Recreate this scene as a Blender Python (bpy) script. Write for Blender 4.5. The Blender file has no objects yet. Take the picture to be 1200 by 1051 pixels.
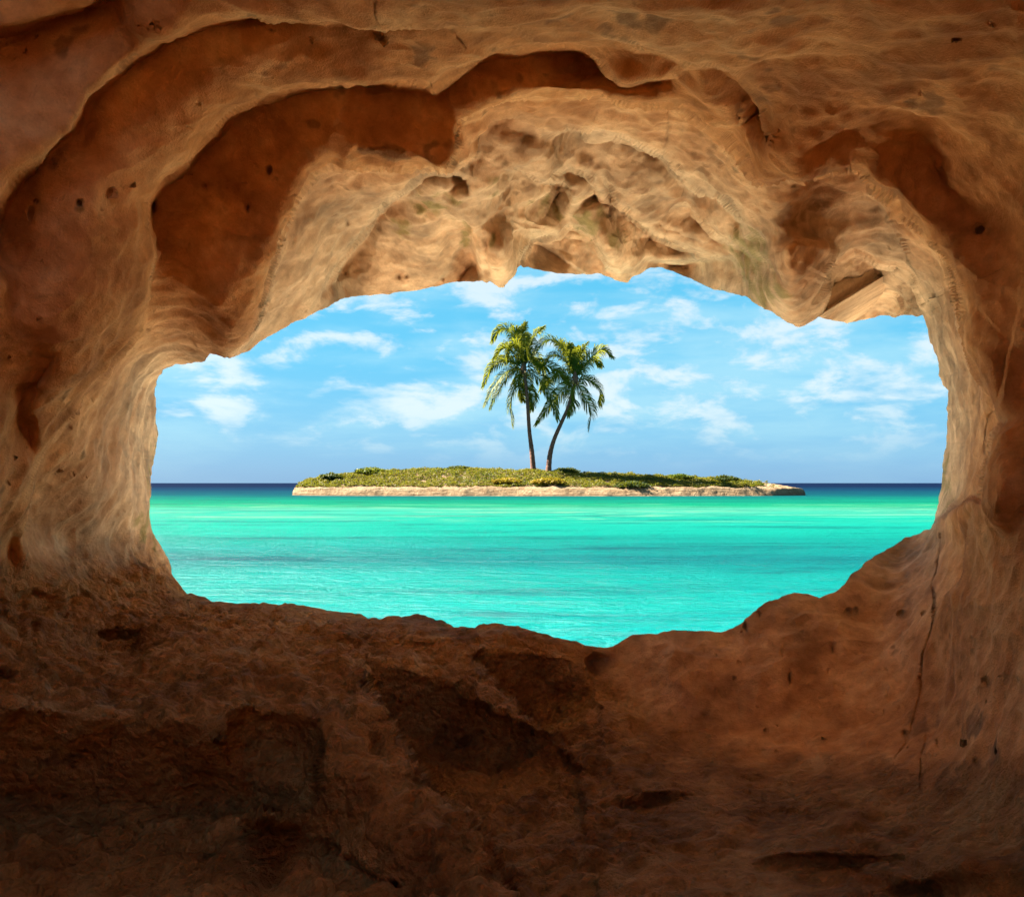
import bpy, math, random
import numpy as np

random.seed(7)
rng = np.random.default_rng(11)
scene = bpy.context.scene
col = scene.collection
R = math.radians

# ------------------------------------------------------------------ camera
F = 1039.0            # focal length in photo pixels (photo is 1200 wide)
CX, CY = 600.0, 566.0 # principal column and horizon row of the photo
EYE = 1.7             # eye height above the sea
cam_d = bpy.data.cameras.new("camera")
cam = bpy.data.objects.new("camera", cam_d)
col.objects.link(cam)
cam.location = (0, 0, EYE)
cam.rotation_euler = (R(90), 0, 0)
cam_d.sensor_width = 36
cam_d.lens = 36 * F / 1200
cam_d.shift_y = (CY - 525.5) / 1200
cam_d.clip_start = 0.05
cam_d.clip_end = 60000
scene.camera = cam

# ------------------------------------------------------------------ view + sampling
vs = scene.view_settings
vs.view_transform = 'Standard'
vs.look = 'None'
vs.gamma = 1
vs.exposure = 3.1
vs.use_curve_mapping = False
cy = scene.cycles
cy.use_denoising = True
cy.max_bounces = 12
cy.diffuse_bounces = 6
cy.glossy_bounces = 3
cy.transparent_max_bounces = 8
cy.sample_clamp_indirect = 6
cy.caustics_reflective = False
cy.caustics_refractive = False

# ------------------------------------------------------------------ sun
SUN = np.array([-0.80, 0.22, 0.80]); SUN /= np.linalg.norm(SUN)
sun_el = math.asin(SUN[2]); sun_az = math.atan2(SUN[0], SUN[1])
sl = bpy.data.lights.new("sun", 'SUN')
sl.energy = 5.0; sl.angle = R(0.5); sl.color = (1.0, 0.90, 0.74)
so = bpy.data.objects.new("sun", sl); col.objects.link(so)
from mathutils import Vector, Matrix
so.rotation_euler = Vector(SUN).to_track_quat('Z', 'Y').to_euler()
so.location = (20, 4, 30)


# ------------------------------------------------------------------ node helpers
class NT:
    def __init__(self, tree):
        self.t = tree; self.n = tree.nodes; self.l = tree.links
    def new(self, typ, **kw):
        n = self.n.new(typ)
        for k, v in kw.items():
            setattr(n, k, v)
        return n
    def link(self, a, b):
        self.l.new(a, b)
    def val(self, inp, v):
        if isinstance(v, bpy.types.NodeSocket):
            self.l.new(v, inp)
        else:
            inp.default_value = v
    def math(self, op, a, b=0.5, clamp=False):
        n = self.new('ShaderNodeMath', operation=op); n.use_clamp = clamp
        self.val(n.inputs[0], a); self.val(n.inputs[1], b)
        return n.outputs[0]
    def vmul(self, a, b):
        n = self.new('ShaderNodeVectorMath', operation='MULTIPLY')
        self.val(n.inputs[0], a); self.val(n.inputs[1], b)
        return n.outputs[0]
    def noise(self, vec, scale, detail=4, rough=0.55, dist=0.0, out=0):
        n = self.new('ShaderNodeTexNoise')
        self.link(vec, n.inputs['Vector'])
        n.inputs['Scale'].default_value = scale
        n.inputs['Detail'].default_value = detail
        n.inputs['Roughness'].default_value = rough
        n.inputs['Distortion'].default_value = dist
        return n.outputs[out]
    def ramp(self, fac, stops, interp='LINEAR'):
        n = self.new('ShaderNodeValToRGB')
        cr = n.color_ramp; cr.interpolation = interp
        while len(cr.elements) < len(stops):
            cr.elements.new(0.5)
        for e, (p, c) in zip(cr.elements, stops):
            e.position = p
            e.color = (c[0], c[1], c[2], 1) if isinstance(c, (tuple, list)) else (c, c, c, 1)
        self.val(n.inputs[0], fac)
        return n.outputs[0]
    def mix(self, fac, a, b, blend='MIX'):
        n = self.new('ShaderNodeMix', data_type='RGBA', blend_type=blend)
        n.clamp_factor = True
        self.val(n.inputs[0], fac)
        self.val(n.inputs[6], a if isinstance(a, bpy.types.NodeSocket) else (*a, 1))
        self.val(n.inputs[7], b if isinstance(b, bpy.types.NodeSocket) else (*b, 1))
        return n.outputs[2]
    def smooth(self, x, a, b):
        n = self.new('ShaderNodeMapRange', interpolation_type='SMOOTHSTEP')
        self.val(n.inputs[0], x); n.inputs[1].default_value = a; n.inputs[2].default_value = b
        return n.outputs[0]


def new_mat(name):
    m = bpy.data.materials.new(name); m.use_nodes = True
    m.node_tree.nodes.clear()
    t = NT(m.node_tree)
    out = t.new('ShaderNodeOutputMaterial')
    return m, t, out


# ------------------------------------------------------------------ world
W = bpy.data.worlds.new("World"); scene.world = W
W.use_nodes = True
W.node_tree.nodes.clear()
w = NT(W.node_tree)
w_out = w.new('ShaderNodeOutputWorld')
bg = w.new('ShaderNodeBackground'); bg.inputs['Strength'].default_value = 0.05
sky = w.new('ShaderNodeTexSky', sky_type='NISHITA')
sky.sun_disc = False
sky.sun_elevation = sun_el
sky.sun_rotation = sun_az
sky.altitude = 0
tc = w.new('ShaderNodeTexCoord')
sep = w.new('ShaderNodeSeparateXYZ'); w.link(tc.outputs['Generated'], sep.inputs[0])
el = sep.outputs[2]
# clear-air colour by elevation (z of the direction)
clear = w.ramp(w.math('MULTIPLY', el, 2.5, True), [
    (0.00, (0.22, 0.47, 0.78)), (0.05, (0.19, 0.50, 0.83)), (0.14, (0.14, 0.54, 0.88)),
    (0.34, (0.08, 0.58, 0.91)), (0.62, (0.07, 0.58, 0.90)), (1.0, (0.06, 0.36, 0.75))])
# wispy streaked cloud
mp = w.vmul(tc.outputs['Generated'], (1.0, 1.0, 4.2))
n1 = w.noise(mp, 4.6, 7, 0.56, 0.25)
mp2 = w.vmul(tc.outputs['Generated'], (1.0, 1.0, 9.0))
n2 = w.noise(mp2, 2.3, 5, 0.5, 0.1)
mp3 = w.vmul(tc.outputs['Generated'], (1.0, 1.0, 2.3))
n3 = w.noise(mp3, 12.0, 9, 0.58, 0.25)
soft = w.math('ADD', w.math('MULTIPLY', n1, 0.55), w.math('MULTIPLY', n2, 0.45))
veil = w.smooth(soft, 0.41, 0.63)
puff = w.math('MULTIPLY', w.smooth(n3, 0.455, 0.61), w.smooth(n1, 0.36, 0.53))
fade_h = w.smooth(el, 0.01, 0.09)
veil = w.math('MULTIPLY', veil, w.math('ADD', 0.18, w.math('MULTIPLY', fade_h, 0.52)))
puff = w.math('MULTIPLY', puff, w.math('MULTIPLY', fade_h, 0.95))
c1 = w.mix(veil, clear, (0.46, 0.82, 0.96))
c2 = w.mix(puff, c1, (0.80, 0.92, 0.98))
c2 = w.vmul(c2, (2.12, 2.2, 2.22))
mixed = w.mix(0.07, c2, sky.outputs[0])
w.link(mixed, bg.inputs['Color'])
w.link(bg.outputs[0], w_out.inputs[0])


# ------------------------------------------------------------------ numpy noise
_perm = rng.permutation(256).astype(np.int64)
_perm = np.concatenate([_perm, _perm, _perm])
_g = rng.normal(size=(256, 3)); _g /= np.linalg.norm(_g, axis=1)[:, None]

def perlin(P):
    Pi = np.floor(P).astype(np.int64); Pf = P - Pi
    u = Pf * Pf * Pf * (Pf * (Pf * 6 - 15) + 10)
    Pi &= 255
    out = np.zeros(len(P))
    for dx in (0, 1):
        wx = u[:, 0] if dx else 1 - u[:, 0]
        a = _perm[Pi[:, 0] + dx]
        for dy in (0, 1):
            wy = u[:, 1] if dy else 1 - u[:, 1]
            b = _perm[a + Pi[:, 1] + dy]
            for dz in (0, 1):
                wz = u[:, 2] if dz else 1 - u[:, 2]
                h = _perm[b + Pi[:, 2] + dz]
                g = _g[h]
                d = g[:, 0] * (Pf[:, 0] - dx) + g[:, 1] * (Pf[:, 1] - dy) + g[:, 2] * (Pf[:, 2] - dz)
                out += wx * wy * wz * d
    return out * 1.6

def fbm(P, octaves=4, gain=0.5, lac=2.03):
    s = np.zeros(len(P)); a = 1.0; tot = 0
    for i in range(octaves):
        s += a * perlin(P + 17.3 * i); tot += a
        P = P * lac; a *= gain
    return s / tot

def ridged(P, octaves=4, gain=0.5, lac=2.1):
    s = np.zeros(len(P)); a = 1.0; tot = 0
    for i in range(octaves):
        s += a * (1 - np.abs(perlin(P + 9.1 * i)) * 2); tot += a
        P = P * lac; a *= gain
    return s / tot

def sstep(x, a, b):
    t = np.clip((x - a) / (b - a), 0, 1)
    return t * t * (3 - 2 * t)


# ------------------------------------------------------------------ mesh helpers
def link(name, me, mats=(), parent=None):
    o = bpy.data.objects.new(name, me)
    col.objects.link(o)
    for m in mats:
        me.materials.append(m)
    if parent is not None:
        o.parent = parent
    return o

def mesh_np(name, V, Fq, smooth=True):
    V = np.asarray(V, dtype=np.float32); Fq = np.asarray(Fq, dtype=np.int32)
    me = bpy.data.meshes.new(name)
    k = Fq.shape[1]
    me.vertices.add(len(V)); me.vertices.foreach_set('co', V.ravel())
    me.loops.add(Fq.size); me.loops.foreach_set('vertex_index', Fq.ravel())
    me.polygons.add(len(Fq))
    me.polygons.foreach_set('loop_start', np.arange(0, Fq.size, k, dtype=np.int32))
    me.update(calc_edges=True)
    me.polygons.foreach_set('use_smooth', np.full(len(Fq), smooth))
    me.validate()
    return me

def add_attr(me, name, vals):
    a = me.attributes.new(name, 'FLOAT', 'POINT')
    a.data.foreach_set('value', np.asarray(vals, dtype=np.float32))

def tag(o, label=None, cat=None, group=None, kind=None):
    if label: o['label'] = label
    if cat: o['category'] = cat
    if group: o['group'] = group
    if kind: o['kind'] = kind
    return o


# ------------------------------------------------------------------ materials
m, t, out = new_mat("cave_rock")
g = t.new('ShaderNodeNewGeometry'); P = g.outputs['Position']
ac = t.new('ShaderNodeAttribute', attribute_name='rock_tone')      # rock colour from noise and stains, paler near the mouth, pit shade painted in
rg = t.new('ShaderNodeAttribute', attribute_name='rough_rock')     # 1 on the crumbly floor, 0 on the washed walls
fine = t.noise(P, 23.0, 8, 0.66, 0.0)
grain = t.noise(P, 110.0, 3, 0.7)
tone = t.math('ADD', 0.45, t.math('ADD', t.math('MULTIPLY', fine, 0.75), t.math('MULTIPLY', grain, 0.35)))
base = t.vmul(ac.outputs['Color'], tone)
bs = t.new('ShaderNodeBsdfPrincipled')
t.link(base, bs.inputs['Base Color'])
bs.inputs['Roughness'].default_value = 0.9
bs.inputs['Specular IOR Level'].default_value = 0.2
vr = t.new('ShaderNodeTexVoronoi', feature='F1'); vr.inputs['Scale'].default_value = 28.0
nw = t.new('ShaderNodeTexNoise'); nw.inputs['Scale'].default_value = 30.0; nw.inputs['Detail'].default_value = 3
t.link(P, nw.inputs['Vector'])
va = t.new('ShaderNodeVectorMath', operation='ADD'); t.link(P, va.inputs[0]); t.link(t.vmul(nw.outputs['Color'], (.03, .03, .03)), va.inputs[1])
t.link(va.outputs[0], vr.inputs['Vector'])
lump = t.math('MULTIPLY', vr.outputs['Distance'], t.math('ADD', 0.18, t.math('MULTIPLY', rg.outputs['Fac'], 0.75)))
h = t.math('SUBTRACT', t.math('ADD', fine, t.math('MULTIPLY', grain, 0.55)), lump)
bp = t.new('ShaderNodeBump'); bp.inputs['Strength'].default_value = 1.0
t.link(t.math('ADD', 0.010, t.math('MULTIPLY', rg.outputs['Fac'], 0.08)), bp.inputs['Distance'])
t.link(h, bp.inputs['Height'])
t.link(bp.outputs[0], bs.inputs['Normal'])
t.link(bs.outputs[0], out.inputs[0])
M_ROCK = m

# ------------------------------------------------------------------ cave, traced shape of the mouth (photo pixels)
MOUTH = [(178.5,550),(183,524),(184,504),(181,464),(183,447),(191,434),(206,426),(223,425.5),(240,423),(246,414),(255.5,415.5),
(265.5,420),(273,418),(283,414),(297,407),(305.5,398.5),(323,390),(343,378.5),(365.5,368.5),(383,361),(400,350),(432,346),(460,343),
(485,340),(510,335),(530,330.5),(550,329),(565,329.5),(570.5,332),(574,329),(577.5,331),(584.5,337),(591,337),(597.5,330),(605,322.5),
(607.5,314),(610,311),(620,314),(635,317.5),(652.5,320.5),(670,321),(687.5,322),(700,320),(715,325),(727.5,329.5),(735,330),
(742.5,324),(752.5,319),(762.5,314),(772.5,314),(785,317.5),(800,322.5),(815,330),(832.5,337.5),(850,342),(872.5,347.5),(890,359),
(910,370),(922.5,378),(935,382.5),(944,380.5),(950,375),(960,371.5),(972.5,375),(982,376),(993,379),(1005,376),(1021,372.5),(1038,369),
(1047.5,373),(1055,369),(1066.5,370),(1074,371.5),(1082,369),(1087,383),(1090,402),(1097.5,419),(1101,440),(1106,451),(1111.5,457),
(1110.5,478),(1110.5,497.5),(1109.5,524),(1104.5,543),(1103.5,569),(1098.5,593),(1095,613),(1089,620),(1076,625),(1062,629.5),
(1047.5,640),(1028.5,650),(1014,659),(1007,667.5),(997.5,672.5),(990,685),(977.5,694),(960,700),(945,695),(930,694.5),(915,701),
(897.5,706),(882.5,719),(867.5,730.5),(845,740.5),(825,739),(800,738),(787.5,737),(770,742),(740,744),(725,752.5),(715,757.5),
(685,756),(675,750),(650,744.5),(625,739),(607.5,733),(587.5,731),(565,731),(550,734.5),(532.5,733),(515,725),(500,722.5),(485,721),
(460,724),(445,727),(425,721),(400,716),(370,711),(347.5,709),(315,708),(275,705),(250,705),(235,699),(227.5,696),(220,696),
(210,685),(202.5,672.5),(197.5,656),(189,642.5),(180,625),(176,612),(175,600),(176,587),(177,563.6)]

NU, NR = 1900, 440
mo = np.array(MOUTH + [MOUTH[0]])
seg = np.linalg.norm(np.diff(mo, axis=0), axis=1); acc = np.concatenate([[0], np.cumsum(seg)])
uu = np.linspace(0, acc[-1], NU, endpoint=False)
P0 = np.stack([np.interp(uu, acc, mo[:, 0]), np.interp(uu, acc, mo[:, 1])], 1)
# fine ragged edge
th_idx = np.arange(NU) / NU * 2 * math.pi
ring3 = np.stack([np.cos(th_idx) * 40, np.sin(th_idx) * 40, np.zeros(NU)], 1)
rag = fbm(ring3, 4, 0.6) * 2.0
tan = np.roll(P0, -1, 0) - np.roll(P0, 1, 0)
tan /= np.linalg.norm(tan, axis=1)[:, None] + 1e-9
nrm = np.stack([tan[:, 1], -tan[:, 0]], 1)
P0 = P0 + nrm * rag[:, None]
# smooth, monotone angle of every ray of the grid
ang = np.unwrap(np.arctan2(P0[:, 1] - 540, P0[:, 0] - 640))
lin = np.linspace(ang[0], ang[0] + 2 * math.pi, NU, endpoint=False)
dev = ang - lin
kern = np.hanning(121); kern /= kern.sum()
dev = np.convolve(np.concatenate([dev[-200:], dev, dev[:200]]), kern, 'same')[200:-200]
ang = lin + dev
n_ = 5.0
ca, sa = np.cos(ang), np.sin(ang)
rad = 1.0 / ((np.abs(ca) / 870) ** n_ + (np.abs(sa) / 800) ** n_) ** (1 / n_)
Pout = np.stack([600 + rad * ca, 525 + rad * sa], 1)
s = np.linspace(0, 1, NR) ** 1.12
PX = P0[None, :, 0] + s[:, None] * (Pout - P0)[None, :, 0]
PY = P0[None, :, 1] + s[:, None] * (Pout - P0)[None, :, 1]
px, py = PX.ravel(), PY.ravel()

# distance (metres along the view axis) of the rock at control points
CTRL = [(-270,525,2.1),(-270,0,2.2),(-270,-275,2.1),(0,-275,2.2),(300,-275,2.0),(600,-275,1.85),(900,-275,1.9),(1200,-275,2.0),
(1470,-275,2.0),(1470,0,2.1),(1470,300,2.1),(1470,600,2.1),(1470,900,1.9),(1470,1325,1.6),(1200,1325,1.65),(900,1325,1.65),
(600,1325,1.65),(300,1325,1.55),(0,1325,1.5),(-270,1325,1.4),(-270,900,1.9),
(0,0,2.8),(0,150,2.9),(0,300,3.1),(0,450,3.4),(0,560,3.7),(0,650,4.2),(90,250,3.1),(90,350,3.3),(90,430,3.6),(80,560,4.4),(80,640,5.0),
(150,560,5.6),(150,470,5.1),(150,620,5.9),(178,550,6.6),(178,600,6.4),(184,460,6.4),(140,300,3.4),(160,380,3.9),(220,300,3.8),
(220,250,3.7),(260,360,4.1),(265,420,4.9),(215,425,5.5),(300,400,4.9),
(150,0,2.9),(150,80,2.9),(300,0,2.8),(300,60,2.95),(300,150,3.5),(300,250,3.9),(450,0,2.7),(450,60,3.0),(450,150,3.55),(450,190,3.75),
(600,0,2.6),(600,80,3.3),(600,150,3.9),(600,230,5.2),(590,310,6.1),(380,260,4.6),(380,340,5.5),(450,300,5.8),(500,330,6.5),
(690,315,6.8),(690,250,5.6),(690,150,4.0),(690,80,3.4),(800,0,2.6),(800,80,3.3),(800,150,4.0),(800,230,5.2),(800,310,6.6),
(930,375,5.9),(930,300,5.2),(930,220,4.4),(870,345,6.6),(1000,360,6.6),(1060,360,6.4),(1040,280,5.0),
(1000,0,2.7),(1000,100,3.2),(1000,170,3.6),(1100,50,2.8),(1100,150,3.5),(1100,230,3.75),(1200,0,2.6),(1200,150,3.25),(1200,300,3.5),
(1200,450,3.55),(1200,600,3.45),(1200,750,3.2),(1160,380,3.6),(1160,460,3.55),(1090,330,4.6),(1100,430,6.0),(1130,430,4.7),(1110,520,5.8),
(1150,520,4.2),(1130,560,4.7),(1100,590,6.3),
(1090,622,5.4),(1120,660,4.2),(1000,675,5.3),(1000,800,4.7),(1100,800,4.1),(930,700,5.3),(900,800,4.8),(850,745,5.2),(800,800,4.9),
(770,745,5.3),(750,850,4.75),(1100,880,3.7),(1000,890,4.1),(900,895,4.3),(800,890,4.45),(1200,880,2.9),
(1200,1051,2.4),(1000,1000,3.0),(900,1051,2.75),(800,950,3.6),(700,900,4.2),(700,1051,2.85),(600,950,3.6),(620,1051,2.8),
(700,757,5.3),(650,744,5.4),(590,731,5.6),(500,722,5.9),(400,716,6.0),(300,707,6.3),(225,696,6.6),(197,656,6.7),
(700,850,4.6),(620,790,4.95),(500,775,4.75),(470,800,4.5),(500,850,4.3),(560,850,4.3),(600,880,4.2),(400,740,5.2),(500,745,5.2),
(300,760,4.6),(300,818,3.75),(400,800,4.0),(320,850,3.55),(320,920,3.4),(390,830,3.75),(440,900,3.45),(420,960,3.2),(500,960,3.1),
(540,1000,2.95),(100,800,3.65),(200,820,3.6),(100,760,4.1),(200,720,5.3),(100,700,4.9),(0,700,4.4),(0,780,3.6),(30,822,3.3),
(30,850,3.2),(30,930,3.1),(150,862,3.35),(150,930,3.15),(240,930,3.15),(100,960,2.95),(100,1051,2.4),(300,1000,2.75),(300,1051,2.5),
(450,1040,2.6)]
ct = np.array(CTRL, dtype=float)

def tps_fit(xy, v, lam=2e-4):
    n = len(xy); d2 = ((xy[:, None] - xy[None]) ** 2).sum(2)
    K = 0.5 * d2 * np.log(d2 + 1e-12); K[d2 == 0] = 0
    A = np.zeros((n + 3, n + 3)); A[:n, :n] = K + lam * np.eye(n)
    A[:n, n] = 1; A[:n, n + 1:] = xy; A[n, :n] = 1; A[n + 1:, :n] = xy.T
    return np.linalg.solve(A, np.concatenate([v, np.zeros(3)]))

def tps_eval(wt, xy, q):
    n = len(xy); out = wt[n] + q @ wt[n + 1:]
    for k in range(n):
        d2 = (q[:, 0] - xy[k, 0]) ** 2 + (q[:, 1] - xy[k, 1]) ** 2 + 1e-12
        out += wt[k] * 0.5 * d2 * np.log(d2)
    return out

ARCH = [(275,416),(292,395),(300,375),(313,340),(322,310),(328,290),(334,263),(348,234),(368,205),(388,192),(403,197),(426,195),(448,193),(471,199),(494,197),(520,197),(534,171),(540,143),(551,137),(574,124),(600,114),(626,111),(671,113),(703,110),(731,121),(754,124),(783,120),(805,127),(825,145),(851,171),(871,191),(885,212),(900,212),(926,204),(938,211),(951,204),(971,200),(988,200),(998,194),(1008,202),(1020,220),(1045,237),(1063,257),(1085,274),(1098,290),(1112,312),(1121,340),(1126,374),(1135,407),(1150,447),(1162,471),(1174,494),(1164,509),(1158,528),(1153,545),(1147,583),(1116,599),(1088,616)]
INNER = [(275,408,5.8),(300,400,6.0),(320,340,5.6),(335,290,5.3),(370,220,5.2),(390,200,5.1),(450,200,5.0),(520,205,5.0),(545,150,4.75),(600,120,4.65),
(700,118,4.65),(780,125,4.7),(850,180,4.9),(890,216,5.0),(950,210,5.0),(1000,190,4.9),(1040,240,5.0),(1080,280,5.0),(1120,345,4.9),(1135,410,4.8),
(1160,475,4.5),(1168,498,4.4),(1150,550,4.6),(1143,583,4.7),(1110,598,5.6),(380,340,6.3),(450,300,6.5),(500,330,7.0),(380,260,5.6),(450,240,5.6),
(600,230,5.9),(600,170,5.2),(590,310,6.7),(690,250,6.3),(690,170,5.3),(690,315,7.3),(800,170,5.1),(800,230,5.9),(800,310,7.1),(930,300,5.7),
(930,375,6.3),(870,345,7.0),(1000,360,7.1),(1060,360,7.0),(1000,280,5.6),(1060,300,5.4),(1090,330,5.6),(1100,430,6.2),(1130,430,5.3),(1110,520,6.4),
(1130,520,5.5),(1100,590,6.4),(350,375,6.2)]
NEAR = [(260,380,4.4),(290,388,4.5),(313,320,4.2),(322,285,4.0),(355,205,3.75),(388,183,3.65),(450,187,3.65),(520,190,3.6),(535,150,3.5),(600,106,3.3),
(700,103,3.3),(780,110,3.3),(860,170,3.7),(885,203,3.8),(940,195,3.65),(990,165,3.55),(1022,205,3.65),(1075,252,3.75),(1122,310,3.7),(1142,400,3.65),
(1180,480,3.55),(1168,530,3.45),(1158,590,3.4)]
def inside_arch(x, y):
    return inside_poly(ARCH + [(1080, 600), (640, 600), (275, 440)], x, y)
def inside_poly(poly, x, y):
    poly = np.array(poly, float)
    c_ = np.zeros(len(x), bool); n__ = len(poly)
    for k in range(n__):
        x1, y1 = poly[k]; x2, y2 = poly[(k + 1) % n__]
        hit = ((y1 > y) != (y2 > y)) & (x < (x2 - x1) * (y - y1) / (y2 - y1 + 1e-12) + x1)
        c_ ^= hit
    return c_
ct = ct[~inside_arch(ct[:, 0], ct[:, 1])]
# rock faces and ledges of the floor, each its own smooth sheet meeting the others in a sharp edge
REGIONS = [
# undercut front face of the left bench
([(-400,836),(33,831),(107,836),(147,838),(180,840),(213,845),(247,853),(262,872),(272,895),(292,922),(318,948),(330,960),(280,952),(190,940),(130,945),(60,935),(-400,925)],
 [(-300,850,2.5),(-300,925,2.7),(-60,845,3.25),(-60,930,3.46),(0,842,3.33),(0,890,3.45),(0,932,3.54),(100,842,3.36),(100,890,3.48),(100,938,3.56),(200,850,3.42),(200,900,3.54),(190,940,3.58),
  (255,878,3.45),(272,925,3.6),(302,950,3.55)]),
# low ledge at the bottom left
([(-400,925),(60,935),(130,945),(190,940),(280,952),(350,972),(420,1010),(490,1045),(540,1110),(560,1330),(-400,1330)],
 [(-300,930,2.6),(-300,1325,1.45),(0,935,3.52),(0,990,3.10),(0,1051,2.74),(100,945,3.54),(200,945,3.56),(200,1000,3.18),(200,1051,2.82),(350,976,3.35),(350,1051,2.84),(480,1045,2.88),(0,1325,1.72),(300,1325,1.75),(540,1325,1.75),(530,1110,2.5)]),
# dark recess under the middle of the bench
([(268,828),(285,822),(320,830),(352,838),(378,838),(375,860),(374,900),(372,935),(330,960),(318,948),(292,922),(272,895),(262,872)],
 [(270,834,3.44),(320,836,3.55),(375,846,3.48),(300,880,3.60),(355,880,3.62),(330,952,3.46),(368,930,3.42),(290,915,3.58)]),
# buttress running down to bottom centre
([(378,836),(415,850),(440,857),(462,862),(475,867),(485,880),(497,900),(507,917),(530,940),(560,962),(575,988),(580,1003),(600,1030),(625,1080),(640,1330),(560,1330),(540,1110),(490,1045),(420,1010),(350,972),(330,960),(372,935),(374,900),(375,860)],
 [(380,842,3.40),(440,862,3.40),(470,870,3.42),(400,900,3.12),(380,938,3.20),(352,968,3.32),(430,900,3.18),(450,935,3.06),(500,925,3.20),(540,960,3.04),(470,990,2.90),(422,1005,3.00),(490,1040,2.84),(560,1000,2.85),(600,1045,2.70),(545,1100,2.45),(600,1325,1.75)]),
# shaded face of the middle bench and the gully floor in front of it
([(430,765),(424,785),(425,800),(448,820),(458,840),(466,862),(485,880),(497,900),(507,917),(530,940),(560,962),(575,988),(580,1003),(600,1030),(625,1080),(640,1330),(740,1330),(700,1080),(690,1000),(680,900),(657,868),(625,851),(595,841),(567,822),(537,807),(500,795),(470,788)],
 [(435,778,4.6),(480,798,4.60),(540,816,4.60),(600,848,4.50),(650,872,4.42),(460,830,4.66),(520,850,4.68),(570,870,4.6),(500,890,4.5),(560,905,4.42),(620,900,4.38),(560,945,3.85),(600,980,3.46),(640,1020,3.16),(640,1080,2.79),(690,1000,3.28),(680,905,4.25),(690,1325,1.8)]),
# dark face under the sill
([(548,771),(560,778),(585,802),(605,824),(625,849),(640,856),(657,868),(680,884),(705,880),(702,812),(694,790),(690,775),(660,772),(600,764),(560,762)],
 [(560,768,5.2),(600,772,5.2),(660,780,5.2),(700,790,5.12),(620,810,5.22),(660,830,5.08),(705,840,4.85),(650,858,4.95),(690,880,4.5)]),
]
for pl, _ in REGIONS:
    ct = ct[~inside_poly(pl, ct[:, 0], ct[:, 1])]
ct = np.concatenate([ct, np.array([(0,831,3.28),(107,833,3.3),(213,842,3.36),(250,850,3.36),(285,821,3.55),(350,836,3.45),(300,790,4.05),(200,790,4.0),(100,790,3.85),(0,790,3.70),
    (420,847,3.45),(455,857,3.42),(423,795,4.05),(440,766,4.75),(500,785,4.65),(560,803,4.55),(620,846,4.38),(650,863,4.33),(600,760,5.22),(690,770,5.25),(720,900,4.15),(720,1000,3.25)], float)])
ct = np.concatenate([ct, np.array(NEAR, float)])
ci = np.array(INNER, float)
cxy = ct[:, :2] / 500.0
wt = tps_fit(cxy, 1.0 / ct[:, 2])
q = tps_eval(wt, cxy, np.stack([px, py], 1) / 500.0)
Yd = 1.0 / np.clip(q, 0.12, 0.95)

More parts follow.
